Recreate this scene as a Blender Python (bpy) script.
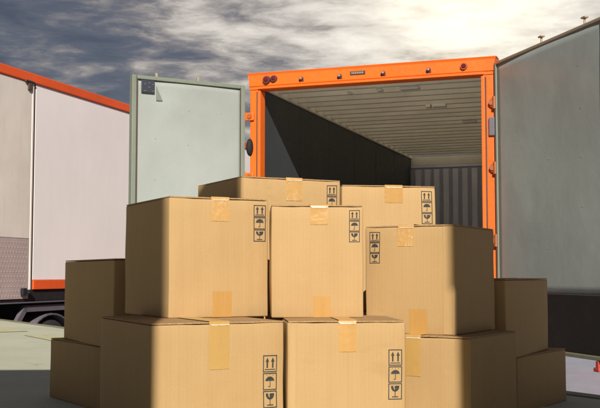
import bpy, bmesh, math, random
from mathutils import Vector, Matrix, noise

random.seed(7)
S = bpy.context.scene
for o in list(bpy.data.objects):
    bpy.data.objects.remove(o)
R = math.radians
PI = math.pi

# ------------------------------------------------------------------ camera
cam = bpy.data.objects.new('camera', bpy.data.cameras.new('camera'))
S.collection.objects.link(cam)
cam.location = (0, 0, 0.5)
cam.rotation_euler = (R(90 + 4.0), 0, 0)
cam.data.sensor_width = 36
cam.data.lens = 60
cam.data.clip_start = 0.05
cam.data.clip_end = 3000
S.camera = cam

# ------------------------------------------------------------------ light
SUN_AZ, SUN_EL = -4.0, 30.0           # light comes from behind the camera, from the right
sun = bpy.data.objects.new('sun', bpy.data.lights.new('sun', 'SUN'))
S.collection.objects.link(sun)
sun.data.energy = 5.0
sun.data.angle = R(0.3)
sun.data.color = (1.0, 0.95, 0.87)
trav = Vector((math.sin(R(SUN_AZ)) * math.cos(R(SUN_EL)), math.cos(R(SUN_AZ)) * math.cos(R(SUN_EL)), -math.sin(R(SUN_EL))))
sun.rotation_euler = trav.to_track_quat('-Z', 'Y').to_euler()
sun.location = (-3, -10, 8)

W = bpy.data.worlds.new('World')
S.world = W
W.use_nodes = True
nt = W.node_tree
nt.nodes.clear()
N = nt.nodes.new
def lk(a, b): nt.links.new(a, b)
out = N('ShaderNodeOutputWorld')
bg = N('ShaderNodeBackground'); bg.inputs[1].default_value = 0.1
lk(bg.outputs[0], out.inputs[0])
sky = N('ShaderNodeTexSky'); sky.sky_type = 'NISHITA'; sky.sun_disc = False
sky.sun_elevation = R(SUN_EL); sky.sun_rotation = R(180 + SUN_AZ)
tc = N('ShaderNodeTexCoord')
def vmap(scale, loc=(0, 0, 0), rot=(0, 0, 0)):
    m = N('ShaderNodeMapping'); m.inputs['Scale'].default_value = scale
    m.inputs['Location'].default_value = loc; m.inputs['Rotation'].default_value = rot
    lk(tc.outputs['Generated'], m.inputs[0]); return m.outputs[0]
def wnoise(vec, scale, detail, rough, dist=0.0):
    n = N('ShaderNodeTexNoise'); n.inputs['Scale'].default_value = scale
    n.inputs['Detail'].default_value = detail; n.inputs['Roughness'].default_value = rough
    n.inputs['Distortion'].default_value = dist
    lk(vec, n.inputs['Vector']); return n.outputs[0]
def wmath(op, a, b=None, c=None, clamp=False):
    m = N('ShaderNodeMath'); m.operation = op; m.use_clamp = clamp
    for i, v in enumerate((a, b, c)):
        if v is None: continue
        if isinstance(v, (int, float)): m.inputs[i].default_value = v
        else: lk(v, m.inputs[i])
    return m.outputs[0]
# long flat bands of cloud
n1 = wnoise(vmap((3.2, 3.2, 13.0), (0.3, 0.1, 0.55), (0, R(5), 0)), 1.9, 10, 0.60, 0.25)
n2 = wnoise(vmap((8.0, 8.0, 30.0), (1.3, 0.4, 0.2), (0, R(-4), 0)), 2.2, 8, 0.60, 0.3)
cl = wmath('ADD', wmath('MULTIPLY', n1, 0.55), wmath('MULTIPLY', n2, 0.45))
# the veiled sun breaking through the cloud above the truck
gv = Vector((math.sin(R(9.5)) * math.cos(R(16.0)), math.cos(R(9.5)) * math.cos(R(16.0)), math.sin(R(16.0))))
dp = N('ShaderNodeVectorMath'); dp.operation = 'DOT_PRODUCT'
lk(tc.outputs['Generated'], dp.inputs[0]); dp.inputs[1].default_value = gv
ang = wmath('ARCCOSINE', wmath('MINIMUM', dp.outputs['Value'], 0.99999))
sep = N('ShaderNodeSeparateXYZ'); lk(tc.outputs['Generated'], sep.inputs[0])
daz = wmath('DIVIDE', wmath('SUBTRACT', wmath('ARCTAN2', sep.outputs[0], sep.outputs[1]), R(8.5)), R(15.5))
del_ = wmath('DIVIDE', wmath('SUBTRACT', wmath('ARCSINE', sep.outputs[2]), R(16.0)), R(8.0))
g1 = wmath('POWER', 2.718, wmath('MULTIPLY', wmath('ADD', wmath('POWER', wmath('ABSOLUTE', daz), 2.0), wmath('POWER', wmath('ABSOLUTE', del_), 2.0)), -1.0))
g2 = wmath('POWER', 2.718, wmath('MULTIPLY', wmath('POWER', wmath('DIVIDE', ang, R(5.0)), 2.0), -1.0))
val = wmath('ADD', cl, wmath('MULTIPLY', g1, 0.35))
rmp = N('ShaderNodeValToRGB'); lk(val, rmp.inputs[0])
e = rmp.color_ramp.elements
e[0].position = 0.30; e[0].color = (0.048, 0.053, 0.075, 1)
e[1].position = 0.45; e[1].color = (0.066, 0.072, 0.098, 1)
for p, c in ((0.54, (0.105, 0.108, 0.135)), (0.60, (0.21, 0.19, 0.19)), (0.66, (0.42, 0.37, 0.33)), (0.73, (0.68, 0.62, 0.55)), (0.86, (0.98, 0.92, 0.82))):
    q = e.new(p); q.color = (*c, 1)
sc = N('ShaderNodeMixRGB'); sc.blend_type = 'MULTIPLY'; sc.inputs[0].default_value = 1
lk(rmp.outputs[0], sc.inputs[1]); sc.inputs[2].default_value = (8.2, 8.2, 8.2, 1)
gl = N('ShaderNodeMixRGB'); gl.blend_type = 'ADD'; gl.inputs[0].default_value = 1
gcol = N('ShaderNodeCombineColor')
lk(wmath('MULTIPLY', g2, 3.4), gcol.inputs[0]); lk(wmath('MULTIPLY', g2, 2.9), gcol.inputs[1]); lk(wmath('MULTIPLY', g2, 1.7), gcol.inputs[2])
lk(sc.outputs[0], gl.inputs[1]); lk(gcol.outputs[0], gl.inputs[2])
mx = N('ShaderNodeMixRGB'); mx.inputs[0].default_value = 0.93
lk(sky.outputs[0], mx.inputs[1]); lk(gl.outputs[0], mx.inputs[2])
lk(mx.outputs[0], bg.inputs[0])

vs = S.view_settings
vs.view_transform = 'Standard'; vs.look = 'None'; vs.exposure = 0.27; vs.gamma = 1.0; vs.use_curve_mapping = False
S.render.resolution_x, S.render.resolution_y = 1024, 696

# ------------------------------------------------------------------ materials
MATS = {}
def mat(name, col, rough=0.6, metal=0.0, spec=0.5):
    m = bpy.data.materials.new(name); m.use_nodes = True
    p = m.node_tree.nodes['Principled BSDF']
    p.inputs['Base Color'].default_value = (*col, 1); p.inputs['Roughness'].default_value = rough
    p.inputs['Metallic'].default_value = metal; p.inputs['Specular IOR Level'].default_value = spec
    MATS[name] = m
    return m
class G:
    """little node-graph helper"""
    def __init__(s, m): s.m = m; s.t = m.node_tree; s.p = s.t.nodes['Principled BSDF']; s.tc = s.t.nodes.new('ShaderNodeTexCoord')
    def n(s, k): return s.t.nodes.new(k)
    def l(s, a, b): s.t.links.new(a, b)
    def vec(s, scale=(1, 1, 1), loc=None, rnd=True):
        m = s.n('ShaderNodeMapping'); m.inputs['Scale'].default_value = scale
        s.l(s.tc.outputs['Object'], m.inputs[0])
        if rnd:
            oi = s.n('ShaderNodeObjectInfo'); mu = s.n('ShaderNodeVectorMath'); mu.operation = 'SCALE'
            mu.inputs[0].default_value = (37, 19, 53); s.l(oi.outputs['Random'], mu.inputs['Scale']); s.l(mu.outputs[0], m.inputs['Location'])
        return m.outputs[0]
    def noise(s, vec, scale, detail=4, rough=0.55, dist=0):
        n = s.n('ShaderNodeTexNoise'); n.inputs['Scale'].default_value = scale; n.inputs['Detail'].default_value = detail
        n.inputs['Roughness'].default_value = rough; n.inputs['Distortion'].default_value = dist
        s.l(vec, n.inputs['Vector']); return n.outputs[0]
    def ramp(s, f, stops):
        r = s.n('ShaderNodeValToRGB'); s.l(f, r.inputs[0]); e = r.color_ramp.elements
        while len(e) < len(stops): e.new(0.5)
        for i, (p, c) in enumerate(stops):
            e[i].position = p; e[i].color = (*c, 1) if not isinstance(c, (int, float)) else (c, c, c, 1)
        return r.outputs[0]
    def mix(s, f, a, b, mode='MIX'):
        m = s.n('ShaderNodeMixRGB'); m.blend_type = mode
        for i, v in enumerate((f, a, b)):
            if isinstance(v, (int, float)): m.inputs[i].default_value = v if i == 0 else (v, v, v, 1)
            elif isinstance(v, tuple): m.inputs[i].default_value = (*v, 1)
            else: s.l(v, m.inputs[i])
        return m.outputs[0]
    def bump(s, h, strength=0.3, dist=0.002, prev=None):
        b = s.n('ShaderNodeBump'); b.inputs['Strength'].default_value = strength; b.inputs['Distance'].default_value = dist
        s.l(h, b.inputs['Height'])
        if prev is not None: s.l(prev, b.inputs['Normal'])
        return b.outputs[0]
    def set(s, k, v): s.l(v, s.p.inputs[k])

def cardboard():
    m = mat('kraft_cardboard', (0.5, 0.3, 0.12), 0.78, 0, 0.25); g = G(m)
    v1 = g.noise(g.vec((45, 45, 1.6)), 1.0, 5, 0.6)           # vertical flute streaks
    v2 = g.noise(g.vec((4, 4, 3)), 1.0, 4, 0.6)               # broad tone
    v3 = g.noise(g.vec((420, 420, 420)), 1.0, 2, 0.7)         # fibre
    oi = g.n('ShaderNodeObjectInfo')
    c = g.ramp(v1, ((0.25, (0.409, 0.256, 0.102)), (0.5, (0.429, 0.273, 0.110)), (0.75, (0.450, 0.289, 0.122))))
    c = g.mix(0.30, c, g.ramp(v2, ((0.3, (0.384, 0.234, 0.104)), (0.7, (0.476, 0.317, 0.160)))))
    c = g.mix(0.07, c, g.ramp(v3, ((0.35, (0.209, 0.119, 0.052)), (0.65, (0.617, 0.459, 0.276)))))
    fl = g.n('ShaderNodeTexWave'); fl.wave_type = 'BANDS'; fl.bands_direction = 'X'; fl.inputs['Scale'].default_value = 26; fl.inputs['Distortion'].default_value = 1.2; fl.inputs['Detail'].default_value = 2
    g.l(g.vec((1, 1, 0.12), rnd=True), fl.inputs['Vector'])
    c = g.mix(0.022, c, g.ramp(fl.outputs[0], ((0.2, (0.28, 0.16, 0.06)), (0.8, (0.62, 0.42, 0.2)))))
    tint = g.ramp(oi.outputs['Random'], ((0.0, (0.93, 0.92, 0.90)), (1.0, (1.05, 1.05, 1.06))))
    c = g.mix(1.0, c, tint, 'MULTIPLY')
    # rub marks, a few long scratches and soft stains
    rb = g.noise(g.vec((13, 13, 7)), 1.0, 8, 0.7, 0.6)
    c = g.mix(g.ramp(rb, ((0.60, 0.0), (0.70, 0.22))), c, (0.513, 0.363, 0.215))
    st = g.noise(g.vec((5, 5, 9)), 1.0, 6, 0.65, 0.3)
    c = g.mix(g.ramp(st, ((0.62, 0.0), (0.72, 0.20))), c, (0.275, 0.161, 0.070))
    # little scuffs
    sp = g.noise(g.vec((60, 60, 18)), 1.0, 6, 0.75)
    c = g.mix(g.ramp(sp, ((0.70, 0.0), (0.76, 0.35))), c, (0.66, 0.46, 0.25))
    g.set('Base Color', c)
    b = g.bump(v1, 0.07, 0.0010)
    w = g.n('ShaderNodeTexWave'); w.wave_type = 'BANDS'; w.bands_direction = 'X'; w.inputs['Scale'].default_value = 40; w.inputs['Distortion'].default_value = 0.6
    g.l(g.vec((1, 1, 0.2), rnd=False), w.inputs['Vector'])
    b = g.bump(w.outputs[0], 0.02, 0.0006, b)
    b = g.bump(g.noise(g.vec((9, 9, 6)), 1.0, 3), 0.30, 0.006, b)
    g.set('Normal', b)
    g.set('Roughness', g.ramp(v2, ((0.3, 0.70), (0.7, 0.85))))
cardboard()
def flap_edge():
    m = mat('flap_cardboard', (0.30, 0.20, 0.11), 0.9, 0, 0.2); g = G(m)
    f = g.noise(g.vec((160, 160, 160)), 1.0, 4, 0.7)
    g.set('Base Color', g.ramp(f, ((0.35, (0.27, 0.165, 0.08)), (0.5, (0.36, 0.22, 0.10)), (0.68, (0.45, 0.29, 0.14)))))
flap_edge()
def tape(name, c0, c1, crinkle):
    m = mat(name, c0, 0.3, 0, 0.5); g = G(m)
    n = g.noise(g.vec((75, 75, 48)), 1.0, 5, 0.62, 1.8)
    f = g.noise(g.vec((55, 12, 5)), 1.0, 3, 0.6)
    c = g.mix(0.5, g.ramp(f, ((0.3, c0), (0.7, c1))), c0)
    if crinkle: c = g.mix(g.ramp(n, ((0.60, 0.0), (0.64, 0.45), (0.67, 0.0))), c, (0.85, 0.80, 0.70))
    g.set('Base Color', c); g.set('Normal', g.bump(n, 0.55 if crinkle else 0.2, 0.003))
    m.node_tree.nodes['Principled BSDF'].inputs['Coat Weight'].default_value = 0.25
    m.node_tree.nodes['Principled BSDF'].inputs['Coat Roughness'].default_value = 0.2
tape('brown_tape', (0.45, 0.245, 0.070), (0.51, 0.29, 0.09), False)
tape('crinkled_tape', (0.50, 0.285, 0.095), (0.56, 0.33, 0.12), True)
tape('tan_tape', (0.435, 0.262, 0.080), (0.475, 0.29, 0.092), False)
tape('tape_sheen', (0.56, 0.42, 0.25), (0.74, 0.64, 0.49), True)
def ink():
    m = mat('print_ink', (0.02, 0.025, 0.03), 0.75, 0, 0.3); g = G(m)
    n = g.noise(g.vec((130, 130, 130)), 1.0, 4, 0.7)
    g.set('Base Color', g.ramp(n, ((0.4, (0.022, 0.028, 0.034)), (0.66, (0.06, 0.052, 0.04)), (0.80, (0.20, 0.13, 0.06)))))
ink()
def painted(name, col, rough=0.45, dirt=0.25, dcol=(0.2, 0.15, 0.1), streak=(8, 8, 0.8), bump=0.12, spec=0.5, bscale=3.0, var=1.0):
    m = mat(name, col, rough, 0, spec); g = G(m)
    n = g.noise(g.vec(streak), 1.0, 6, 0.65)
    b = g.noise(g.vec((1.3, 1.3, 1.0)), 1.0, 4, 0.6)
    f = g.noise(g.vec((40, 40, 40)), 1.0, 5, 0.7)
    lo = tuple(x * (1 - 0.14 * var) for x in col); hi = tuple(min(x * (1 + 0.08 * var), 0.9) for x in col)
    c = g.ramp(b, ((0.3, lo), (0.7, hi)))
    d = g.mix(dirt, g.ramp(n, ((0.52, 0.0), (0.8, 1.0))), 0.0, 'MULTIPLY')
    mm = g.n('ShaderNodeMath'); mm.operation = 'MULTIPLY'; mm.inputs[1].default_value = dirt
    g.l(g.ramp(n, ((0.50, 0.0), (0.78, 1.0))), mm.inputs[0])
    c = g.mix(mm.outputs[0], c, dcol)
    m2 = g.n('ShaderNodeMath'); m2.operation = 'MULTIPLY'; m2.inputs[1].default_value = dirt * 1.2
    g.l(g.ramp(f, ((0.62, 0.0), (0.72, 1.0))), m2.inputs[0])
    c = g.mix(m2.outputs[0], c, dcol)
    g.set('Base Color', c)
    g.set('Roughness', g.ramp(f, ((0.3, max(rough - 0.12, 0.05)), (0.7, min(rough + 0.15, 1)))))
    bb = g.bump(g.noise(g.vec((bscale, bscale, bscale)), 1.0, 3), bump, 0.03)
    g.set('Normal', g.bump(f, 0.05, 0.002, bb))
    return m
painted('orange_paint', (0.84, 0.14, 0.009), 0.40, 0.30, (0.42, 0.085, 0.02), (7, 7, 1.2))
painted('trailer_white', (0.88, 0.83, 0.81), 0.42, 0.10, (0.70, 0.58, 0.55), (9, 9, 0.35), 0.03, var=0.3)
painted('trailer_cream', (0.74, 0.68, 0.61), 0.5, 0.22, (0.45, 0.33, 0.26), (9, 9, 0.6), 0.06)
painted('trailer_red', (0.80, 0.105, 0.018), 0.4, 0.10, (0.45, 0.1, 0.05))
painted('door_panel', (0.335, 0.36, 0.33), 0.36, 0.13, (0.33, 0.32, 0.27), (2.2, 2.2, 1.2), 0.10, 0.6, 4.0)
painted('door_frame', (0.19, 0.215, 0.165), 0.5, 0.25, (0.10, 0.09, 0.06), (12, 12, 3))
painted('dark_panel', (0.018, 0.014, 0.013), 0.7, 0.25, (0.05, 0.035, 0.03), (6, 6, 6), 0.1, 0.25)
painted('chassis_black', (0.018, 0.015, 0.017), 0.6, 0.3, (0.06, 0.045, 0.045), (8, 8, 8), 0.08, 0.3)
painted('mudguard_grey', (0.12, 0.105, 0.125), 0.65, 0.25, (0.06, 0.05, 0.05), (8, 8, 8))
painted('hinge_brown', (0.36, 0.10, 0.025), 0.5, 0.3, (0.2, 0.06, 0.03), (9, 9, 9))
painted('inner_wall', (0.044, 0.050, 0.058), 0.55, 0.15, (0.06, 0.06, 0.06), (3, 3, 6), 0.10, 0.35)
painted('inner_roof', (0.62, 0.60, 0.54), 0.5, 0.15, (0.2, 0.18, 0.15), (5, 5, 5))
painted('roof_bow_metal', (0.72, 0.70, 0.64), 0.42, 0.15, (0.3, 0.27, 0.22), (9, 9, 9))
painted('bulkhead', (0.38, 0.38, 0.48), 0.55, 0.22, (0.06, 0.05, 0.07), (5, 5, 1.5), 0.08)
painted('bulkhead_rib', (0.64, 0.66, 0.82), 0.5, 0.22, (0.09, 0.08, 0.10), (5, 5, 2))
painted('floor_ply', (0.50, 0.40, 0.27), 0.6, 0.2, (0.25, 0.19, 0.12), (3, 3, 3))
painted('steel', (0.30, 0.29, 0.28), 0.4, 0.3, (0.2, 0.12, 0.07), (9, 9, 9))
painted('rust_seal', (0.09, 0.055, 0.045), 0.8, 0.4, (0.03, 0.02, 0.02), (20, 20, 6))
painted('tread_metal', (0.45, 0.36, 0.34), 0.45, 0.2, (0.3, 0.2, 0.18), (9, 9, 9))
painted('lip_olive', (0.17, 0.165, 0.10), 0.55, 0.25, (0.08, 0.07, 0.05), (12, 12, 12))
mat('rubber', (0.016, 0.016, 0.018), 0.75, 0, 0.3)
mat('tyre_rubber', (0.028, 0.026, 0.028), 0.85, 0, 0.25)
mat('red_lens', (0.13, 0.012, 0.02), 0.15, 0, 0.6)
mat('clear_lens', (0.40, 0.33, 0.28), 0.12, 0, 0.7)
mat('lamp_base', (0.10, 0.035, 0.03), 0.5)
mat('pale_lamp', (0.72, 0.71, 0.68), 0.25, 0, 0.6)
mat('plate_dark', (0.03, 0.035, 0.05), 0.5)
mat('rivet', (0.30, 0.32, 0.30), 0.35, 0.6)
mat('hook_tan', (0.40, 0.30, 0.20), 0.5, 0.3)
mat('hook_red', (0.42, 0.05, 0.03), 0.5)
mat('glazing', (0.05, 0.06, 0.07), 0.08)
def roof_sheet():
    m = mat('roof_sheet', (0.6, 0.58, 0.5), 0.5); g = G(m)
    n = g.noise(g.vec((2, 2, 2)), 1.0, 5, 0.6)
    c = g.ramp(n, ((0.3, (0.72, 0.66, 0.53)), (0.7, (0.86, 0.81, 0.69))))
    g.set('Base Color', c)
    t = g.n('ShaderNodeBsdfTranslucent'); g.l(c, t.inputs[0])
    mx_ = g.n('ShaderNodeMixShader'); mx_.inputs[0].default_value = 0.86
    g.l(g.p.outputs[0], mx_.inputs[1]); g.l(t.outputs[0], mx_.inputs[2])
    g.l(mx_.outputs[0], m.node_tree.nodes['Material Output'].inputs[0])
roof_sheet()
def concrete(name, c0, c1, c2, sc=1.0):
    m = mat(name, c1, 0.85, 0, 0.3); g = G(m)
    a = g.noise(g.vec((0.9 * sc,) * 3, rnd=False), 1.0, 6, 0.62)
    b = g.noise(g.vec((14 * sc,) * 3, rnd=False), 1.0, 6, 0.7)
    f = g.noise(g.vec((160,) * 3, rnd=False), 1.0, 3, 0.7)
    c = g.ramp(a, ((0.3, c0), (0.52, c1), (0.72, c2)))
    c = g.mix(0.35, c, g.ramp(b, ((0.3, c0), (0.7, c2))))
    c = g.mix(0.2, c, g.ramp(f, ((0.35, c0), (0.65, c2))))
    st = g.noise(g.vec((2.4, 2.4, 2.4), rnd=False), 1.0, 7, 0.7, 0.8)
    c = g.mix(g.ramp(st, ((0.60, 0.0), (0.68, 0.45))), c, tuple(x * 0.5 for x in c0))
    g.set('Base Color', c)
    g.set('Normal', g.bump(f, 0.3, 0.003, g.bump(b, 0.25, 0.006)))
concrete('dock_concrete', (0.36, 0.355, 0.26), (0.46, 0.46, 0.345), (0.52, 0.52, 0.41))
concrete('yard_concrete', (0.23, 0.23, 0.275), (0.30, 0.30, 0.35), (0.35, 0.35, 0.40), 0.5)
concrete('pillar_concrete', (0.30, 0.29, 0.27), (0.38, 0.37, 0.35), (0.44, 0.43, 0.41))
def worn_yellow():
    m = mat('worn_yellow_paint', (0.5, 0.42, 0.1), 0.8, 0, 0.3); g = G(m)
    n = g.noise(g.vec((9, 9, 9)), 1.0, 6, 0.7)
    g.set('Base Color', g.ramp(n, ((0.40, (0.40, 0.39, 0.29)), (0.54, (0.50, 0.47, 0.25)), (0.64, (0.36, 0.36, 0.29)))))
worn_yellow()

# ------------------------------------------------------------------ mesh helpers
C = S.collection
def new(name, bm, material, parent=None, smooth=False):
    me = bpy.data.meshes.new(name)
    bmesh.ops.recalc_face_normals(bm, faces=bm.faces)
    bm.to_mesh(me); bm.free()
    o = bpy.data.objects.new(name, me); C.objects.link(o)
    if material: me.materials.append(MATS[material])
    if parent: o.parent = parent
    if smooth:
        for p in me.polygons: p.use_smooth = True
    return o
def empty(name, loc, rz=0, label=None, cat=None, group=None):
    o = bpy.data.objects.new(name, None); C.objects.link(o)
    o.location = loc; o.rotation_euler = (0, 0, rz); o.empty_display_size = 0.1
    tag(o, label, cat, group); return o
def tag(o, label=None, cat=None, group=None, kind=None):
    if label: o['label'] = label
    if cat: o['category'] = cat
    if group: o['group'] = group
    if kind: o['kind'] = kind
    return o
def share(src, parent, loc=None, rot=None):
    c = src.copy(); C.objects.link(c); c.parent = parent
    if loc is not None: c.location = loc
    if rot is not None: c.rotation_euler = rot
    return c
def box(bm, x0, x1, y0, y1, z0, z1, bev=0.0):
    r = bmesh.ops.create_cube(bm, size=1)['verts']
    for v in r:
        v.co = Vector((x0 if v.co.x < 0 else x1, y0 if v.co.y < 0 else y1, z0 if v.co.z < 0 else z1))
    if bev:
        es = list({e for v in r for e in v.link_edges})
        bmesh.ops.bevel(bm, geom=es, offset=bev, segments=2, affect='EDGES', profile=0.6)
    return bm
def bx(name, x0, x1, y0, y1, z0, z1, material, parent=None, bev=0.006):
    return new(name, box(bmesh.new(), x0, x1, y0, y1, z0, z1, bev), material, parent)
def cyl(bm, p, axis, r0, r1, h, seg=20):
    """frustum starting at p along axis"""
    q = Vector(axis).to_track_quat('Z', 'Y').to_matrix().to_4x4()
    bmesh.ops.create_cone(bm, cap_ends=True, segments=seg, radius1=r0, radius2=r1, depth=h,
                          matrix=Matrix.Translation(p) @ q @ Matrix.Translation((0, 0, h / 2)))
    return bm
def lathe(bm, prof, axis_y=True, seg=40, c=(0, 0, 0)):
    """profile (r, t) around the local x axis (wheel axle)"""
    rings = []
    for r, t in prof:
        rings.append([bm.verts.new((c[0] + t, c[1] + r * math.cos(2 * PI * k / seg), c[2] + r * math.sin(2 * PI * k / seg))) for k in range(seg)])
    for a, b in zip(rings, rings[1:]):
        for k in range(seg):
            bm.faces.new((a[k], a[(k + 1) % seg], b[(k + 1) % seg], b[k]))
    return bm
def ribbon(bm, pts, w, t):
    """bar of rectangular section along pts lying in the y-z plane, w wide in x, t thick"""
    for a, b in zip(pts, pts[1:]):
        a, b = Vector(a), Vector(b); d = (b - a).normalized(); n = Vector((0, -d.z, d.y)) * t / 2
        vs_ = []
        for q in (a - d * t * 0.3, b + d * t * 0.3):
            for sx in (-w / 2, w / 2):
                for sn in (-1, 1): vs_.append(bm.verts.new(q + Vector((sx, 0, 0)) + n * sn))
        i = vs_
        for f in ((0, 1, 3, 2), (4, 6, 7, 5), (0, 4, 5, 1), (2, 3, 7, 6), (0, 2, 6, 4), (1, 5, 7, 3)):
            bm.faces.new([i[k] for k in f])
    return bm

# ------------------------------------------------------------------ setting: yard and dock
YARD = -1.1
def yard():
    bm = bmesh.new(); n = 24; s = 900
    grid = [[bm.verts.new((-s + 2 * s * i / n, -s + 2 * s * j / n, YARD)) for j in range(n + 1)] for i in range(n + 1)]
    for i in range(n):
        for j in range(n): bm.faces.new((grid[i][j], grid[i + 1][j], grid[i + 1][j + 1], grid[i][j + 1]))
    tag(new('yard_ground', bm, 'yard_concrete'), kind='structure')
yard()
# dock edge runs from A (far left) to B (near right)
EA, EB = Vector((-3.36, 11.15, 0)), Vector((1.2218, 4.1175, 0))
ed = (EB - EA).normalized(); en = Vector((-ed.y, ed.x, 0))          # en points out over the yard
if en.x < 0: en = -en
EC = EA + ed * 16.5
def dock():
    inn = -en * 22
    pts = [EA, EC, EC + inn, EA + inn]
    bm = bmesh.new()
    top = [bm.verts.new((p.x, p.y, 0)) for p in pts]; bot = [bm.verts.new((p.x, p.y, YARD - 0.05)) for p in pts]
    bm.faces.new(top); bm.faces.new(bot[::-1])
    for k in range(4): bm.faces.new((top[k], top[(k + 1) % 4], bot[(k + 1) % 4], bot[k]))
    d = tag(new('loading_dock', bm, 'dock_concrete'), kind='structure')
    # steel angle along the lip, sections with small gaps
    L = (EC - EA).length; k = 0; t = 0
    ang_ = math.atan2(ed.y, ed.x)
    while t < L - 0.1:
        ln = min(2.4, L - t)
        b = bmesh.new(); box(b, 0.004, ln - 0.004, -0.012, 0.07, -0.14, 0.006, 0.004)
        o = new('edge_angle', b, 'lip_olive', d)
        p = EA + ed * t + en * 0.0
        o.location = p + en * 0.008; o.rotation_euler = (0, 0, ang_ + (PI if en.dot(Vector((-math.sin(ang_), math.cos(ang_), 0))) > 0 else 0))
        if en.dot(Vector((-math.sin(ang_), math.cos(ang_), 0))) > 0: o.location += ed * ln
        t += 2.4
    # worn paint dashes set back from the lip
    t = 0.35
    while t < L - 1:
        b = bmesh.new(); q = EA + ed * t - en * 0.42
        cs = [q, q + ed * 0.85 - en * 0.05, q + ed * 0.85 - en * 0.30, q + ed * 0.02 - en * 0.26]
        b.faces.new([b.verts.new((c.x, c.y, 0.004)) for c in cs])
        new('painted_dash', b, 'worn_yellow_paint', d)
        t += 1.35
    # rubber bumpers on the dock face
    t = 1.2
    while t < L - 1:
        b = bmesh.new(); box(b, -0.12, 0.12, 0, 0.10, -0.55, -0.18, 0.02)
        o = new('dock_bumper', b, 'rubber', d); o.location = EA + ed * t + en * 0.0
        o.rotation_euler = (0, 0, math.atan2(en.y, en.x) - PI / 2); t += 3.2
dock()

# ------------------------------------------------------------------ two unseen pillars added behind the camera to keep the box sides in shade
def pillar(side, px, py, tip, HW, arm, label):
    """side -1 left / +1 right; (px,py) a point on the edge of its shade, tip=(x,y,z) a point its shade must still cover"""
    rz = R(-SUN_AZ); back = 4.6; HD = 0.4
    cx, cy = px + back * math.sin(rz), py - back * math.cos(rz)          # inner front corner, on the line of shade
    ox, oy = -side * HW, HD
    tr = Vector((-math.sin(rz), math.cos(rz)))
    H = tip[2] + (Vector(tip[:2]) - Vector((cx, cy))).dot(tr) * math.tan(R(SUN_EL))
    w = empty('shade_pillar', (cx - (ox * math.cos(rz) - oy * math.sin(rz)), cy - (ox * math.sin(rz) + oy * math.cos(rz)), 0), rz, label, 'pillar', 'added pillars that shade the box stack')
    bx('shaft', -HW, HW, -HD, HD, 0.0, H - 0.06, 'pillar_concrete', w, 0.02)
    bx('capping', -HW - 0.012, HW + 0.012, -HD - 0.012, HD + 0.012, H - 0.058, H, 'steel', w, 0.005)
    if arm:      # arm added on the inner side to shade the topmost left box's side
        v = Vector(arm[:2]) - Vector((cx, cy)); ext = v.dot(Vector((math.cos(rz), math.sin(rz))))
        zb = arm[2] + v.dot(tr) * math.tan(R(SUN_EL))
        bx('shade_arm', *sorted((-side * (HW + 0.002), -side * HW + ext)), HD - 0.07, HD - 0.004, zb + 0.02, H - 0.062, 'pillar_concrete', w, 0.01)
    for k in range(2):
        x = (k - 0.5) * HW * 1.2
        bx('corner_guard', x - 0.06, x + 0.06, HD + 0.002, HD + 0.05, 0.02, 1.2, 'worn_yellow_paint', w, 0.01)
pillar(1, 0.480, 3.06, (0.98, 3.97, 0.50), 0.43, None, 'unseen concrete pillar added behind the viewer to shade the right box sides')
pillar(-1, -0.389, 2.72, (-0.39, 3.85, 0.86), 0.50, (-0.206, 3.45, 0.715), 'unseen concrete pillar added behind the viewer to shade the left box sides')

# ------------------------------------------------------------------ wheels
def make_wheel(parent, loc, r=0.52, w=0.30, side=1):
    bm = bmesh.new()
    h = w / 2
    lathe(bm, [(r * 0.58, -h * 0.9), (r * 0.80, -h), (r * 0.95, -h * 0.86), (r, -h * 0.6), (r, h * 0.6), (r * 0.95, h * 0.86), (r * 0.80, h), (r * 0.58, h * 0.9), (r * 0.58, -h * 0.9)])
    hub = bpy.data.objects.new('wheel', None); C.objects.link(hub); hub.parent = parent; hub.location = loc
    new('tyre', bm, 'tyre_rubber', hub, True)
    bm = bmesh.new()
    lathe(bm, [(0.001, side * h * 0.55), (r * 0.16, side * h * 0.55), (r * 0.18, side * h * 0.1), (r * 0.46, side * h * 0.25), (r * 0.57, side * h * 0.85), (r * 0.60, side * h * 0.92)])
    new('rim', bm, 'steel', hub, True)
    return hub

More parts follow.
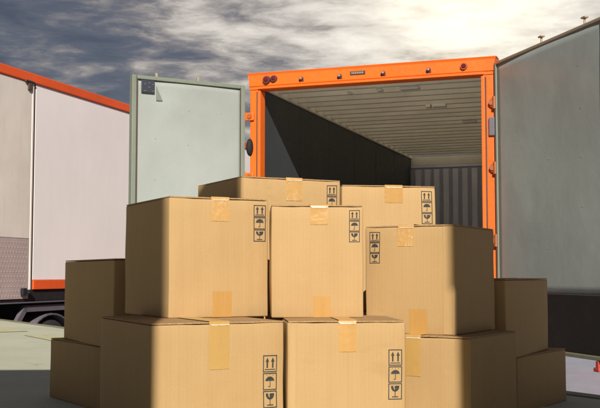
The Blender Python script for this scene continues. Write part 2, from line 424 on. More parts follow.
# ------------------------------------------------------------------ cargo truck with open doors
TR_RZ = R(-19.5)
T = empty('cargo_truck', (0.636, 9.41, YARD), TR_RZ, 'orange framed cargo truck backed to the dock with both grey rear doors open', 'truck')
Z = -YARD                      # add to a dock-level height to get truck-local height
def truck():
    HW = 1.20; IN = 1.088; LEN = 6.6; FL = -0.10; TOP = 2.48; HB = 2.315
    CEIL = 2.36
    # posts and header
    for s in (-1, 1):
        a, b = sorted((s * IN, s * HW))
        p = bx('corner_post', a, b, 0, 0.13, FL - 0.12 + Z, HB - 0.001 + Z, 'orange_paint', T, 0.012)
        # raised inner lip of the post
        a, b = sorted((s * (IN - 0.004), s * (IN + 0.026)))
        bx('door_stop', a, b, -0.016, -0.002, FL + Z, HB - 0.012 + Z, 'orange_paint', p, 0.004)
        bx('seal_groove', *sorted((s * (IN + 0.030), s * (IN + 0.042))), -0.005, -0.001, FL + Z, HB - 0.02 + Z, 'rust_seal', p, 0)
    bm = bmesh.new()
    # header with a rain gutter that flares outward at the top
    prof = [(-0.004, HB), (-0.004, HB + 0.030), (-0.014, HB + 0.034), (-0.014, HB + 0.142), (-0.026, TOP), (0.13, TOP), (0.13, HB)]
    ends = []
    for s in (-1, 1):
        ends.append([bm.verts.new((s * (HW + (0.032 if z > TOP - 0.01 else (0.004 if z < TOP - 0.06 else 0.01))), y, z + Z)) for y, z in prof])
    n = len(prof)
    for k in range(n): bm.faces.new((ends[0][k], ends[0][(k + 1) % n], ends[1][(k + 1) % n], ends[1][k]))
    bm.faces.new(ends[0]); bm.faces.new(ends[1][::-1])
    bmesh.ops.bevel(bm, geom=list(bm.edges), offset=0.004, segments=1, affect='EDGES')
    hd = new('header', bm, 'orange_paint', T)
    bx('door_stop', -IN - 0.02, IN + 0.02, -0.020, -0.006, HB + 0.004 + Z, HB + 0.026 + Z, 'orange_paint', hd, 0.003)
    # marker lamps along the header
    def lamp(x, kind):
        zc = HB + 0.088 + Z
        if kind == 'cluster':
            b = bmesh.new(); cyl(b, (x - 0.03, -0.0145, zc), (0, -1, 0), 0.042, 0.036, 0.026); cyl(b, (x + 0.045, -0.0145, zc + 0.008), (0, -1, 0), 0.036, 0.03, 0.024)
            l = new('marker_lamp', b, 'lamp_base', hd)
            b = bmesh.new(); cyl(b, (x - 0.03, -0.041, zc), (0, -1, 0), 0.026, 0.014, 0.012); new('lens', b, 'red_lens', hd)
            b = bmesh.new(); cyl(b, (x + 0.045, -0.039, zc + 0.008), (0, -1, 0), 0.022, 0.012, 0.011); new('lens', b, 'red_lens', hd)
        elif kind == 'plate':
            b = bmesh.new(); box(b, x - 0.075, x + 0.075, -0.022, -0.0145, zc - 0.008, zc + 0.026, 0.002); new('name_plate', b, 'plate_dark', hd)
            b = bmesh.new()
            for k in range(7): box(b, x - 0.06 + k * 0.0175, x - 0.049 + k * 0.0175, -0.0235, -0.0221, zc, zc + 0.018)
            new('plate_marks', b, 'hook_tan', hd)
        elif kind == 'round':
            b = bmesh.new(); cyl(b, (x, -0.0145, zc), (0, -1, 0), 0.034, 0.030, 0.022); new('marker_lamp', b, 'hinge_brown', hd)
            b = bmesh.new(); cyl(b, (x, -0.037, zc), (0, -1, 0), 0.023, 0.014, 0.010); new('lens', b, 'red_lens', hd)
        else:
            b = bmesh.new(); box(b, x - 0.026, x + 0.026, -0.022, -0.0145, zc - 0.036, zc - 0.016, 0.003); cyl(b, (x, -0.0145, zc - 0.010), (0, -1, 0), 0.022, 0.016, 0.026)
            new('marker_lamp', b, 'lamp_base', hd)
            b = bmesh.new(); cyl(b, (x, -0.041, zc - 0.010), (0, -1, 0), 0.012, 0.006, 0.010); new('lens', b, 'clear_lens', hd)
    for x, k in ((-0.985, 'cluster'), (-0.655, 'small'), (-0.265, 'small'), (-0.085, 'plate'), (0.165, 'small'), (0.60, 'small'), (0.93, 'round')): lamp(x, k)
    # body shell
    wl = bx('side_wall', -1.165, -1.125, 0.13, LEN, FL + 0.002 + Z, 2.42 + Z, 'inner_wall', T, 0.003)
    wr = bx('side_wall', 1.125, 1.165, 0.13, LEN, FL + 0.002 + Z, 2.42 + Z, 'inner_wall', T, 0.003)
    for s in (-1, 1):     # orange outer skin
        a, b = sorted((s * 1.167, s * 1.185)); bx('side_skin', a, b, 0.132, LEN, FL + Z, 2.42 + Z, 'orange_paint', T, 0.003)
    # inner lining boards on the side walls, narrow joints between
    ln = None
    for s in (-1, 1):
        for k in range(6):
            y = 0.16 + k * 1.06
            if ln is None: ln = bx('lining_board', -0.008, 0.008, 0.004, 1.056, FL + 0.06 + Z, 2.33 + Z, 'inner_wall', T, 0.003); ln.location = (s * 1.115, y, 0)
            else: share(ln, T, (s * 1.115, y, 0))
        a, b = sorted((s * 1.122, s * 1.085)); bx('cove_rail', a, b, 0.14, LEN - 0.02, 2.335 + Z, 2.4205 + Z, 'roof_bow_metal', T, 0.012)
    rf = bx('roof', -1.165, 1.165, 0.132, LEN, 2.422 + Z, 2.426 + Z, 'roof_sheet', T, 0)
    fl = bx('floor', -1.12, 1.12, 0.002, LEN, FL - 0.10 + Z, FL + Z, 'floor_ply', T, 0.003)
    # cross bows below the roof sheet
    y = 0.24; bow = None
    while y < LEN - 0.12:
        if bow is None:
            b = bmesh.new()
            pr = [(-0.055, 0.0), (-0.030, -0.055), (0.030, -0.055), (0.055, 0.0)]
            e0 = [b.verts.new((-1.084, q[0], q[1])) for q in pr]; e1 = [b.verts.new((1.084, q[0], q[1])) for q in pr]
            for k in range(4): b.faces.new((e0[k], e0[(k + 1) % 4], e1[(k + 1) % 4], e1[k]))
            b.faces.new(e0); b.faces.new(e1[::-1])
            bow = new('roof_bow', b, 'roof_bow_metal', T); bow.location = (0, y, 2.421 + Z)
        else: share(bow, T, (0, y, 2.421 + Z))
        y += 0.30
    # ceiling lamps
    for x, y, wd in ((0.28, 0.60, 0.20), (-0.03, 0.60, 0.06), (-0.36, 0.66, 0.05), (0.22, 1.75, 0.06), (0.34, 1.75, 0.16), (0.46, 3.0, 0.17), (0.60, 4.4, 0.16)):
        b = bmesh.new(); box(b, x - wd / 2, x + wd / 2, y - 0.05, y + 0.05, 2.335 + Z, 2.3685 + Z, 0.012)
        l = new('ceiling_lamp', b, 'pale_lamp', T)
    # bulkhead at the far end with pressed ribs
    bk = bx('bulkhead', -1.12, 1.12, LEN - 0.03, LEN + 0.02, FL + Z, 2.418 + Z, 'bulkhead', T, 0.003)
    bx('top_rail', -1.11, 1.11, LEN - 0.055, LEN - 0.032, 2.19 + Z, 2.225 + Z, 'bulkhead_rib', bk, 0.004)
    bx('bulkhead_header', -1.11, 1.11, LEN - 0.05, LEN - 0.032, 2.228 + Z, 2.36 + Z, 'inner_roof', bk, 0.004)
    x = -1.04; k = 0; rib = {}
    while x < 1.06:
        wd = 0.105 if k != 8 else 0.27
        if wd not in rib:
            b = bmesh.new(); pr = [(0, 0), (0.012, -0.05), (wd - 0.012, -0.05), (wd, 0)]
            e0 = [b.verts.new((q[0], q[1], FL + 0.05 + Z)) for q in pr]; e1 = [b.verts.new((q[0], q[1], 2.16 + Z)) for q in pr]
            for i in range(4): b.faces.new((e0[i], e0[(i + 1) % 4], e1[(i + 1) % 4], e1[i]))
            b.faces.new(e0); b.faces.new(e1[::-1])
            rib[wd] = new('bulkhead_rib', b, 'bulkhead_rib', bk); rib[wd].location = (x, LEN - 0.031, 0)
        else: share(rib[wd], bk, (x, LEN - 0.031, 0))
        x += wd + 0.045; k += 1
    # hinges, latch keepers and the rubber stop
    for s in (-1, 1):
        for z in (2.05, 1.455, 0.80, 0.15):
            b = bmesh.new(); a0, a1 = sorted((s * (1.150 if s < 0 else 1.165), s * (1.255 if s < 0 else 1.200)))
            box(b, a0, a1, -0.028, -0.002, z - 0.040 + Z, z + 0.040 + Z, 0.010)
            cyl(b, (-1.258 if s < 0 else 1.205, -0.030, z - 0.055 + Z), (0, 0, 1), 0.020, 0.020, 0.11, 14)
            h = new('hinge', b, 'orange_paint' if s < 0 else 'hinge_brown', T)
            b = bmesh.new(); cyl(b, (s * (1.195 if s < 0 else 1.178), -0.0285, z + Z), (0, -1, 0), 0.026, 0.022, 0.010); new('hinge_bolt', b, 'hinge_brown', h)
    b = bmesh.new()
    bmesh.ops.create_uvsphere(b, u_segments=16, v_segments=10, radius=0.5)
    for v in b.verts: v.co = Vector((-1.196 + v.co.x * 0.07, -0.01 + v.co.y * 0.10, 1.745 + Z + v.co.z * 0.175))
    new('rubber_stop', b, 'rubber', T, True)
    bx('latch_keeper', 1.150, 1.205, -0.025, -0.002, 1.75 + Z, 1.92 + Z, 'mudguard_grey', T, 0.01)
    # chassis
    for s in (-1, 1): bx('chassis_rail', s * 0.45 - 0.05, s * 0.45 + 0.05, 0.15, LEN + 0.6, FL - 0.32 + Z, FL - 0.103 + Z, 'chassis_black', T)
    bx('rear_bumper', -1.1, 1.1, 0.05, 0.17, -0.72 + Z, -0.58 + Z, 'chassis_black', T)
    for s in (-1, 1): bx('bumper_bracket', s * 0.45 - 0.04, s * 0.45 + 0.04, 0.172, 0.26, -0.72 + Z, FL - 0.33 + Z, 'chassis_black', T)
    for s in (-1, 1):
        for y in (1.9, 5.9): make_wheel(T, (s * 0.98, y, 0.42), 0.42, 0.28, s)
    for y in (1.9, 5.9):
        b = bmesh.new(); cyl(b, (-0.84, y, 0.42), (1, 0, 0), 0.06, 0.06, 1.68); new('axle', b, 'chassis_black', T)
    # cab in front of the box
    bx('cab', -1.1, 1.1, LEN + 0.18, LEN + 1.9, 0.45, 2.15, 'orange_paint', T, 0.08)
truck()

def door(hx, rot, width, z0, z1, left, dark):
    """door panel hinged at local x=0, x running to the free edge, y=-1 is the face the viewer sees"""
    b = bmesh.new()
    nx, nz = 22, 30; th = 0.045
    rnd = random.Random(3 if left else 11)
    dents = [(rnd.uniform(0.1, 0.9), rnd.uniform(0.2, 0.95), rnd.uniform(0.05, 0.16), rnd.uniform(-0.006, 0.006)) for _ in range(16)]
    def surf(u, v):
        d = 0
        for du, dv, r, a in dents:
            q = ((u - du) * width) ** 2 + ((v - dv) * (z1 - z0)) ** 2
            d += a * math.exp(-q / r ** 2)
        d += 0.010 * math.sin(u * PI) * math.sin(v * PI * 2.2 + 0.4)
        return d
    f = [[b.verts.new((width * i / nx, -surf(i / nx, j / nz), z0 + (z1 - z0) * j / nz)) for j in range(nz + 1)] for i in range(nx + 1)]
    k = [[b.verts.new((width * i / nx, th, z0 + (z1 - z0) * j / nz)) for j in range(nz + 1)] for i in range(nx + 1)]
    for i in range(nx):
        for j in range(nz):
            b.faces.new((f[i][j], f[i + 1][j], f[i + 1][j + 1], f[i][j + 1])); b.faces.new((k[i][j], k[i][j + 1], k[i + 1][j + 1], k[i + 1][j]))
    for i in range(nx):
        b.faces.new((f[i][0], k[i][0], k[i + 1][0], f[i + 1][0])); b.faces.new((f[i][nz], f[i + 1][nz], k[i + 1][nz], k[i][nz]))
    for j in range(nz):
        b.faces.new((f[0][j], f[0][j + 1], k[0][j + 1], k[0][j])); b.faces.new((f[nx][j], k[nx][j], k[nx][j + 1], f[nx][j + 1]))
    D = new('door', b, 'door_panel', T, True)
    D['label'] = ('grey panel door with olive frame folded open to the left' if left else 'tall pale grey door swung open at the right with black lower skirt')
    D.location = (hx, -0.036, 0); D.rotation_euler = (0, 0, rot)
    fw = 0.048
    def piece(n, x0, x1, za, zb, m, y0=-0.026, y1=0.05, bev=0.006): return bx(n, x0, x1, y0, y1, za, zb, m, D, bev)
    zb0 = z0 - (0.0 if not dark else 0.0)
    lo = dark if dark else z0
    if left:
        piece('stile', -0.02, 0.022, lo, z1 + 0.026, 'door_frame'); piece('stile', width - 0.018, width + 0.026, lo, z1 + 0.026, 'door_frame')
        piece('top_rail', 0.024, width - 0.024, z1 - 0.012, z1 + 0.024, 'door_frame')
        bx('edge_seal', 0.0225, 0.031, -0.016, -0.011, lo, z1 - 0.014, 'rust_seal', D, 0); bx('edge_seal', width - 0.034, width - 0.0225, -0.016, -0.011, lo, z1 - 0.014, 'rust_seal', D, 0)
    else:
        piece('stile', -0.016, 0.014, lo, z1 + 0.02, 'door_frame', -0.014); piece('stile', width - 0.018, width + 0.020, lo, z1 + 0.02, 'door_frame', -0.014)
        piece('top_rail', 0.016, width - 0.020, z1 - 0.004, z1 + 0.022, 'hook_tan', -0.014)
    if dark is not None:
        bx('lower_skirt', 0.016, width - 0.02, -0.014, 0.04, lo, z0 - 0.002, 'dark_panel', D, 0.004)
        bx('lower_lip', -0.01, width + 0.01, -0.05, 0.045, lo - 0.032, lo - 0.002, 'lip_olive', D, 0.006)
    # clips standing on the top edge
    for u in ((0.42, 0.80) if left else (0.46, 0.84)):
        q = bmesh.new(); x = width * u
        if left: box(q, x - 0.012, x + 0.012, 0.0, 0.02, z1 + 0.025, z1 + 0.065, 0.004)
        else:
            cyl(q, (x, 0.01, z1 + 0.023), (0, 0, 1), 0.010, 0.008, 0.05, 10); box(q, x - 0.03, x + 0.03, -0.008, 0.028, z1 + 0.070, z1 + 0.084, 0.004)
        new('clip', q, 'hook_tan', D)
    # rivets
    q = bmesh.new()
    for u in (0.20, 0.52, 0.80):
        for v in (0.16, 0.34, 0.52, 0.70, 0.88):
            uu = u + rnd.uniform(-0.02, 0.02); vv = v + rnd.uniform(-0.02, 0.02)
            if rnd.random() < 0.35: continue
            cyl(q, (uu * width, -surf(uu, vv) - 0.0005, z0 + (z1 - z0) * vv), (0, -1, 0), 0.0045, 0.0025, 0.003, 8)
    new('rivets', q, 'rivet', D)
    if left:
        xc = width - 0.14
        pl = bx('corner_plate', xc - 0.055, xc + 0.075, -0.026, -0.012, z1 - 0.135, z1 - 0.016, 'plate_dark', D, 0.004)
        q = bmesh.new()
        for dx, dz in ((-0.04, 0.03), (0.04, 0.03), (0.0, 0.0), (-0.04, -0.035), (0.04, -0.035), (0.0, 0.04)):
            cyl(q, (xc + dx, -0.0262, z1 - 0.085 + dz), (0, -1, 0), 0.007, 0.005, 0.005, 8)
        new('plate_bolts', q, 'rivet', pl)
        q = bmesh.new(); vv = [q.verts.new(p) for p in ((xc - 0.078, -0.014, z1 - 0.07), (xc - 0.078, -0.014, z1 - 0.20), (xc - 0.14, -0.014, z1 - 0.20))]
        vk = [q.verts.new(v.co + Vector((0, 0.01, 0))) for v in vv]
        q.faces.new(vv); q.faces.new(vk[::-1])
        for i in range(3): q.faces.new((vv[i], vv[(i + 1) % 3], vk[(i + 1) % 3], vk[i]))
        new('gusset', q, 'door_frame', D)
    else:
        q = bmesh.new(); x = width * 0.935
        box(q, x - 0.018, x + 0.018, -0.05, -0.01, lo - 0.085, lo - 0.034, 0.006); box(q, x - 0.042, x + 0.03, -0.055, -0.005, lo - 0.115, lo - 0.083, 0.008)
        new('hanging_hook', q, 'hook_red', D)
    return D
# right door : hinge at local (1.262), direction in world (sin15.5,-cos15.5)
wdir = math.atan2(-math.cos(R(16.4)), math.sin(R(16.4)))
dR = door(1.226, wdir - TR_RZ, 1.71, 0.34 + Z, 2.395 + Z, False, -0.105 + Z)
wdl = math.atan2(-0.54, -0.985)
dL = door(-1.268, wdl - TR_RZ, 1.12, 0.34 + Z, 2.335 + Z, True, -0.105 + Z)
# the left door is seen on its other side: mirror its facing
for o in [dL] + list(dL.children) + [g for c in dL.children for g in c.children]:
    for v in o.data.vertices: v.co.y = -v.co.y
    o.data.flip_normals()

# ------------------------------------------------------------------ white semi trailer on the left
TL_AZ = 19.3
dl = Vector((math.sin(R(TL_AZ)), math.cos(R(TL_AZ)), 0))
org = Vector((-3.523, 11.6, YARD)) - dl * 0.5
ST = empty('semi_trailer', org, R(-TL_AZ), 'long white semi trailer with red orange rails parked at the left', 'trailer')
def semi():
    L = 12.5; B = 0.31; TP = 2.97
    # local x=0 is the visible side, body extends to -2.5; y runs forward
    bx('top_rail', -0.08, 0.022, 0.0, L, TP - 0.115 + Z, TP + Z, 'trailer_red', ST, 0.012)
    bx('bottom_rail', -0.08, 0.018, 1.235, L, B + Z, B + 0.115 + Z, 'trailer_red', ST, 0.008)
    # side panels with narrow joints
    y = 1.235; k = 0
    while y < L - 0.05:
        y2 = min(y + 2.8, L - 0.02)
        bx('side_panel', -0.06, 0.0, y + 0.003, y2 - 0.003, B + 0.118 + Z, TP - 0.118 + Z, 'trailer_white', ST, 0.004)
        y = y2
    # rear end section left of the seam
    bx('rear_panel', -0.06, 0.004, 0.0, 1.15, 0.93 + Z, TP - 0.118 + Z, 'trailer_cream', ST, 0.006)
    bx('seam_strip', -0.05, 0.012, 1.155, 1.185, B + Z, TP - 0.12 + Z, 'trailer_cream', ST, 0.003)
    bx('seam_gap', -0.05, -0.002, 1.187, 1.232, B + Z, TP - 0.12 + Z, 'rust_seal', ST, 0.002)
    tp = bx('tread_plate', -0.06, 0.002, 0.0, 1.15, 0.20 + Z, 0.926 + Z, 'tread_metal', ST, 0.004)
    q = bmesh.new()
    for i in range(19):
        for j in range(12):
            yy = 0.06 + i * 0.058 + (0.029 if j % 2 else 0); zz = 0.235 + j * 0.058 + Z
            if yy > 1.12: continue
            vs_ = [q.verts.new((0.0025, yy - 0.017, zz)), q.verts.new((0.0025, yy, zz - 0.017)), q.verts.new((0.0025, yy + 0.017, zz)), q.verts.new((0.0025, yy, zz + 0.017)), q.verts.new((0.0065, yy, zz))]
            for a in range(4): q.faces.new((vs_[a], vs_[(a + 1) % 4], vs_[4]))
    tag(new('tread_studs', q, 'tread_metal', tp), kind='stuff')
    b = bmesh.new(); box(b, 0.006, 0.05, 0.98, 1.06, 0.24 + Z, 0.33 + Z, 0.01); box(b, 0.006, 0.07, 1.07, 1.14, 0.26 + Z, 0.31 + Z, 0.01); new('side_latch', b, 'rubber', ST)
    b = bmesh.new(); cyl(b, (0.023, 0.98, TP - 0.115 + Z), (0, 1, 0.0), 0.016, 0.016, 0.18, 10); box(b, 0.006, 0.03, 1.05, 1.12, TP - 0.22 + Z, TP - 0.12 + Z, 0.006); new('top_latch', b, 'rust_seal', ST)
    # other sides
    bx('far_wall', -2.5, -2.44, 0.0, L, B + Z, TP - 0.12 + Z, 'trailer_white', ST); bx('roof', -2.5, -0.09, 0.0, L, TP - 0.05 + Z, TP - 0.01 + Z, 'trailer_white', ST)
    bx('front_wall', -2.43, -0.07, L - 0.06, L - 0.005, B + Z, TP - 0.12 + Z, 'trailer_white', ST)
    for x0, x1 in ((-2.43, -1.26), (-1.245, -0.07)): bx('rear_door', x0, x1, 0.005, 0.06, B + Z, TP - 0.12 + Z, 'trailer_cream', ST)
    bx('floor', -2.43, -0.09, 0.0, L, B - 0.06 + Z, B - 0.004 + Z, 'chassis_black', ST, 0.004)
    bx('side_rail', -0.14, -0.01, 0.0, L, 0.165 + Z, B - 0.006 + Z, 'chassis_black', ST, 0.01)
    bx('rail_flange', -0.15, 0.004, 0.0, L, 0.145 + Z, 0.162 + Z, 'mudguard_grey', ST, 0.004)
    for x in (-0.85, -1.65): bx('chassis_beam', x - 0.07, x + 0.07, 0.1, L - 0.4, -0.25 + Z, B - 0.064 + Z, 'chassis_black', ST)
    bx('dark_backing', -2.46, -2.42, 0.0, L, -0.95 + Z, B - 0.065 + Z, 'chassis_black', ST)  # dark sheet added so the space under the trailer stays black
    bx('underrun_bar', -2.4, -0.1, 0.06, 0.16, -0.70 + Z, -0.56 + Z, 'chassis_black', ST)
    for x in (-0.85, -1.65): bx('underrun_bracket', x - 0.05, x + 0.05, 0.162, 0.26, -0.70 + Z, -0.26 + Z, 'chassis_black', ST)
    # axles, wheels, mudguards
    for y in (1.72, 3.05, 4.38):
        b = bmesh.new(); cyl(b, (-2.2, y, 0.52), (1, 0, 0), 0.07, 0.07, 1.9); new('axle', b, 'chassis_black', ST)
        for x, s in ((-0.20, 1), (-2.26, -1)): make_wheel(ST, (x, y, 0.52), 0.52, 0.34, s)
        b = bmesh.new(); pts = [(-0.21, y + 0.60 * math.cos(a), 0.53 + 0.565 * math.sin(a)) for a in [R(20 + 140 * k / 14) for k in range(15)]]
        ribbon(b, pts, 0.38, 0.018); new('mudguard', b, 'mudguard_grey', ST)
    b = bmesh.new(); ribbon(b, [(-0.06, 0.86, -0.25 + Z), (-0.06, 1.16, 0.075 + Z), (-0.06, 3.4, 0.075 + Z)], 0.05, 0.075); new('mudguard_bracket', b, 'mudguard_grey', ST)
    bx('side_guard', -0.10, -0.05, 5.2, 9.6, -0.45 + Z, 0.05 + Z, 'chassis_black', ST)
    for x in (-0.55, -1.95):
        bx('landing_leg', x - 0.07, x + 0.07, 10.2, 10.35, 0.06, B - 0.065 + Z, 'chassis_black', ST); bx('landing_foot', x - 0.15, x + 0.15, 10.1, 10.45, 0, 0.056, 'steel', ST)
semi()

# ------------------------------------------------------------------ cardboard boxes
def line(bm, place, pts, t):
    """stroke of width t through 2-D points, laid on the face by place()"""
    for a, b in zip(pts, pts[1:]):
        a = Vector(a); b = Vector(b); d = (b - a).normalized(); n = Vector((-d.y, d.x)) * t / 2; d = d * t / 2
        bm.faces.new([bm.verts.new(place(*p)) for p in (a - d + n, a - d - n, b + d - n, b + d + n)])
def fill(bm, place, pts):
    bm.faces.new([bm.verts.new(place(*p)) for p in pts])
def frame(bm, P, s, h, t):
    line(bm, P, [(-s, -h), (s, -h)], t); line(bm, P, [(s, -h), (s, h)], t); line(bm, P, [(s, h), (-s, h)], t); line(bm, P, [(-s, h), (-s, -h)], t)
def sym_arrow(bm, P, s, h):
    t = s * 0.14; frame(bm, P, s, h, t)
    for cx in (-0.42 * s, 0.42 * s):
        fill(bm, P, [(cx - 0.12 * s, -0.52 * h), (cx + 0.12 * s, -0.52 * h), (cx + 0.12 * s, 0.25 * h), (cx - 0.12 * s, 0.25 * h)])
        fill(bm, P, [(cx - 0.28 * s, 0.24 * h), (cx + 0.28 * s, 0.24 * h), (cx, 0.78 * h)])
    line(bm, P, [(-0.72 * s, -0.72 * h), (0.72 * s, -0.72 * h)], t * 0.9)
def sym_umbrella(bm, P, s, h):
    t = s * 0.14; frame(bm, P, s, h, t)
    cy = 0.02 * h; r = 0.70 * s
    up = [(r * math.cos(PI * k / 14), cy + r * 0.95 * math.sin(PI * k / 14)) for k in range(15)]
    low = []
    for sc in range(4):
        for j in range(1, 5):
            u = -r + 2 * r * (sc + j / 4) / 4; low.append((u, cy + 0.09 * s * math.sin(PI * j / 4)))
    fill(bm, P, up + low[:-1])
    line(bm, P, [(0.04 * s, cy), (0.04 * s, -0.55 * h), (-0.05 * s, -0.68 * h), (-0.18 * s, -0.62 * h)], t * 0.75)
    for x, y in ((-0.45, 0.82), (0.05, 0.86), (0.5, 0.80)): line(bm, P, [(x * s, y * h), ((x - 0.05) * s, (y - 0.08) * h)], t * 0.4)
def sym_glass(bm, P, s, h):
    t = s * 0.14; frame(bm, P, s, h, t)
    rim = 0.74 * h
    bowl = [(-0.66 * s, rim), (-0.60 * s, 0.36 * h), (-0.40 * s, 0.10 * h), (-0.12 * s, -0.02 * h), (0.12 * s, -0.02 * h), (0.40 * s, 0.10 * h), (0.60 * s, 0.36 * h), (0.66 * s, rim)]
    crack = [(-0.02 * s, rim), (-0.12 * s, 0.50 * h), (0.02 * s, 0.44 * h), (-0.14 * s, 0.20 * h), (-0.22 * s, 0.48 * h), (-0.32 * s, 0.54 * h), (-0.24 * s, rim)]
    fill(bm, P, bowl + crack)
    line(bm, P, [(0, 0), (0, -0.62 * h)], t * 0.8); line(bm, P, [(-0.42 * s, -0.70 * h), (0.42 * s, -0.70 * h)], t)

def carton(label, kind, x, y, a, w, d, z0, z1, sym=None, top_tape=None, low_tape=None, seed=1, tab=None):
    """kind L/R: (x,y) is the visible front-left / front-right bottom corner; sym=(u,v_top,size); tapes=(u,width,drop)"""
    s = 1 if kind == 'L' else -1
    f = Vector((s * math.cos(a), math.sin(a), 0)); bdir = Vector((-s * math.sin(a), math.cos(a), 0))
    c = Vector((x, y, z0)) + f * w / 2 + bdir * d / 2
    O = empty('cardboard_box', c, s * a, label, 'box', 'cardboard boxes stacked on the dock')
    H = z1 - z0; th = 0.0040; hb = H - th - 0.0012; r = 0.005
    rnd = random.Random(seed)
    amp = rnd.uniform(0.0022, 0.0048); off = Vector((rnd.uniform(0, 90), rnd.uniform(0, 90), rnd.uniform(0, 90)))
    def bulge(q):
        """gentle belly of the walls plus handling dents; returns displaced point for a point on the block"""
        u, v, t = q.x / (w / 2), q.y / (d / 2), q.z / hb * 2 - 1
        m = lambda k: max(0.0, 1 - k * k)
        n = noise.noise(Vector((q.x * 7, q.y * 7, q.z * 6)) + off) * 0.0016
        q = q.copy()
        if abs(abs(v) - 1) < 0.1: q.y += math.copysign(amp * m(u) * m(t) + n * m(u) ** 0.5, v)
        if abs(abs(u) - 1) < 0.1: q.x += math.copysign(amp * m(v) * m(t) + n * m(v) ** 0.5, u)
        nv = noise.noise_vector(Vector((q.x * 8, q.y * 8, q.z * 7)) + off); q.x += nv.x * 0.0022; q.y += nv.y * 0.0022
        if t > 0.9: q.z += -0.0012 * m(u) + 0.0007 * math.sin(u * 9 + off.x)
        return q
    def steps(h, n): return [-h, -h + r * 0.35, -h + r] + [-h + r + (2 * h - 2 * r) * k / n for k in range(1, n)] + [h - r, h - r * 0.35, h]
    gx, gy = steps(w / 2, 9), steps(d / 2, 7); gz = [v + hb / 2 for v in steps(hb / 2, 9)]
    bm = bmesh.new(); vd = {}
    def V(X, Y, Zz):
        k = (round(X, 6), round(Y, 6), round(Zz, 6))
        if k not in vd:
            cl_ = Vector((max(-w / 2 + r, min(w / 2 - r, X)), max(-d / 2 + r, min(d / 2 - r, Y)), max(r, min(hb - r, Zz))))
            dv = Vector((X, Y, Zz)) - cl_
            p = cl_ + dv.normalized() * r if dv.length > 1e-7 else cl_
            vd[k] = bm.verts.new(bulge(p))
        return vd[k]
    def face(g1_, g2_, fn):
        for i in range(len(g1_) - 1):
            for j in range(len(g2_) - 1):
                bm.faces.new((fn(g1_[i], g2_[j]), fn(g1_[i + 1], g2_[j]), fn(g1_[i + 1], g2_[j + 1]), fn(g1_[i], g2_[j + 1])))
    face(gx, gz, lambda p, q: V(p, -d / 2, q)); face(gx, gz, lambda p, q: V(p, d / 2, q))
    face(gy, gz, lambda p, q: V(-w / 2, p, q)); face(gy, gz, lambda p, q: V(w / 2, p, q))
    face(gx, gy, lambda p, q: V(p, q, 0)); face(gx, gy, lambda p, q: V(p, q, hb))
    new('carton', bm, 'kraft_cardboard', O, True)
    # two outer flaps meeting along the middle, not quite flush
    for sd in (-1, 1):
        lift = rnd.uniform(0.0002, 0.0010); inset = rnd.uniform(0.0005, 0.002)
        b = bmesh.new(); nx = 8
        x0, x1 = (-w / 2 + 0.002, -0.001) if sd < 0 else (0.001, w / 2 - 0.002)
        rows = []
        for i in range(nx + 1):
            X = x0 + (x1 - x0) * i / nx; zz = hb + lift + 0.0012 * (1 - abs(X) / (w / 2)) * rnd.uniform(0.3, 0.9) + rnd.uniform(0, 0.0004)
            rows.append([b.verts.new((X, Y, zz + dz)) for Y, dz in ((-d / 2 + inset, 0.0), (-d / 2 + inset, th - 0.0008), (-d / 2 + inset + 0.002, th), (d / 2 - inset, th), (d / 2 - inset, 0.0))])
        for p, q in zip(rows, rows[1:]):
            for i in range(5): b.faces.new((p[i], p[(i + 1) % 5], q[(i + 1) % 5], q[i]))
        b.faces.new(rows[0]); b.faces.new(rows[-1][::-1])
        fo = new('flap', b, 'flap_cardboard', O)
    def strip(name, u0, wd, za, zb, m, eps, top=0.0, rag=0.0):
        b = bmesh.new(); nu, nv = 8, 14
        rows = []
        for j in range(nv + 1):
            zz = za + (zb - za) * j / nv; row = []
            for i in range(nu + 1):
                X = u0 - wd / 2 + wd * i / nu + (rnd.uniform(-1, 1) * 0.0006 if i in (0, nu) else 0)
                zq = zz + (rag * math.sin(i * 1.9 + seed) if j == 0 else 0)
                p = bulge(Vector((X, -d / 2, min(zq, hb - 0.001)))); p.y -= eps + (rnd.uniform(0, 0.0009) if rag and 0 < i < nu else 0)
                row.append(b.verts.new((p.x, p.y, zq)))
            rows.append(row)
        if top:      # over the edge and back along the seam
            for Y, zt in ((-d / 2 - eps * 0.3, H + 0.0016), (-d / 2 + 0.004, H + 0.0024), (-d / 2 + top, H + 0.0024)):
                rows.append([b.verts.new((u0 - wd / 2 + wd * i / nu, Y, zt)) for i in range(nu + 1)])
        for p, q in zip(rows, rows[1:]):
            for i in range(nu): b.faces.new((p[i], p[i + 1], q[i + 1], q[i]))
        return new(name, b, m, O, True)
    if top_tape:
        u, wd, drop, mt = top_tape
        strip('tape', u * w, wd, hb - drop, hb, mt, 0.0009, d * 0.9, 0.0004)
        # sheen of the tape at the upper edge, painted as a pale strip
        strip('tape_edge_sheen', u * w + wd * 0.03, wd * 0.86, hb - 0.0045, hb - 0.0005, 'tape_sheen', 0.0022, 0, 0.0004)
    if low_tape:
        u, wd, rise = low_tape
        strip('tape', u * w, wd, 0.0015, rise, 'brown_tape', 0.0007)
    if tab:
        u, wd = tab
        strip('glue_tab', u * (w / 2 - wd / 2 - 0.006), wd, 0.003, hb - 0.003, 'kraft_cardboard', 0.0014)
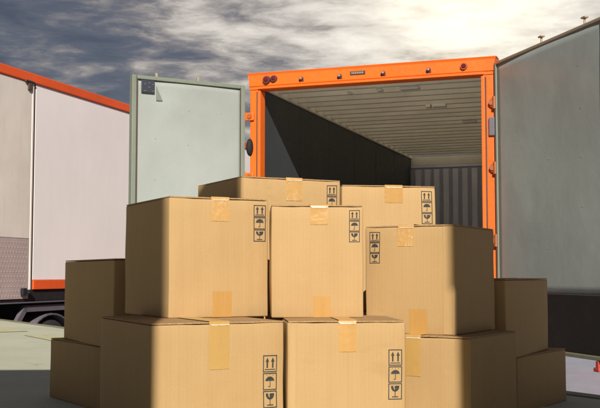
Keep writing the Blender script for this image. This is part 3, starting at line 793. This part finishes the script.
    if sym:
        u, vt, sz, hz = sym
        for k, (nm, fn) in enumerate((('arrow_symbol', sym_arrow), ('umbrella_symbol', sym_umbrella), ('glass_symbol', sym_glass))):
            cu = u * w; cv = H - vt - hz - k * hz * 2.22
            def P(px, py, cu=cu, cv=cv):
                p = bulge(Vector((cu + px, -d / 2, cv + py))); p.y -= 0.0006; return p
            b = bmesh.new(); fn(b, P, sz, hz)
            o = new(nm, b, 'print_ink', O)
            if any(p.normal.y > 0.5 for p in o.data.polygons): o.data.flip_normals()
    return O

ZL = 0.367
CT, BT = 'crinkled_tape', 'brown_tape'
carton('large box at bottom left of the stack with handling symbols near its right edge', 'L', -0.4015, 2.7077, 0.4507, 0.395, 0.5258, 0, ZL, (0.388, 0.098, 0.0205, 0.0225), (0.0, 0.060, 0.125, 'tan_tape'), (0.0, 0.055, 0.06), 1)
carton('large box at bottom centre of the stack directly under the box in the middle', 'L', -0.0352, 2.850, 0.085, 0.3375, 0.375, 0, ZL, (0.41, 0.083, 0.0185, 0.0215), (0.01, 0.052, 0.082, BT), (0.0, 0.055, 0.082), 2, (-1, 0.016))
carton('box at bottom right of the stack, its top lower than its neighbour with symbols', 'R', 0.512, 3.0296, 0.5488, 0.27, 0.4111, 0, 0.31, None, (-0.20, 0.055, 0.12, 'tan_tape'), None, 3, (1, 0.022))
carton('left upper box with crinkled tape on its top edge and symbols at upper right', 'L', -0.3928, 3.004, 0.4716, 0.3287, 0.4394, ZL, 0.7352, (0.408, 0.020, 0.0195, 0.0175), (0.0, 0.060, 0.068, CT), (0.02, 0.063, 0.080), 4)
carton('narrow box in the middle of the upper row between two wider boxes', 'L', -0.0880, 3.045, 0.055, 0.2820, 0.175, ZL, 0.7105, (0.405, 0.016, 0.0155, 0.0150), (0.02, 0.055, 0.055, BT), (0.05, 0.052, 0.065), 5)
carton('right upper box with handling symbols at the upper left of its front', 'R', 0.4782, 3.1040, 0.5067, 0.3042, 0.3936, 0.31, 0.6549, (-0.385, 0.020, 0.0175, 0.0155), (-0.03, 0.055, 0.062, CT), (0.10, 0.060, 0.080), 6, (1, 0.030))
carton('topmost box at back left of the stack with a dark left side', 'L', -0.2034, 3.45, 0.4633, 0.392, 0.4248, ZL, 0.8392, (0.41, 0.020, 0.0200, 0.0185), (0.02, 0.065, 0.075, CT), None, 8)
carton('topmost box at back right of the stack below the truck ceiling', 'L', 0.1552, 3.70, 0.2055, 0.3648, 0.33, ZL, 0.8313, (0.405, 0.020, 0.0200, 0.0190), (0.05, 0.070, 0.060, BT), None, 9)
carton('shaded upper box at the far left of the stack in front of the white trailer', 'L', -0.65, 3.50, 0.4887, 0.25, 0.6511, 0.2386, 0.5544, None, None, None, 10)
carton('shaded lower box at the far left of the stack near the dock edge', 'L', -0.7296, 3.6891, 0.5885, 0.33, 0.5294, 0, 0.2386, None, None, None, 11)
carton('shaded upper box at the far right of the stack below the grey door', 'R', 0.7113, 3.47, 0.5061, 0.30, 0.5399, 0.205, 0.484, None, None, None, 12)
carton('shaded lower box at the far right of the stack beside the black skirt', 'R', 0.775, 3.60, 0.6022, 0.33, 0.50, 0, 0.205, None, None, None, 13)
# two more that carry the topmost boxes, hidden at the back of the stack
carton('hidden box at the back carrying the topmost left box', 'L', -0.2034, 3.45, 0.4633, 0.392, 0.4248, 0, ZL - 0.001, None, None, None, 14)
carton('hidden box at the back carrying the topmost right box', 'L', 0.1552, 3.70, 0.2055, 0.3648, 0.33, 0, ZL - 0.001, None, None, None, 15)
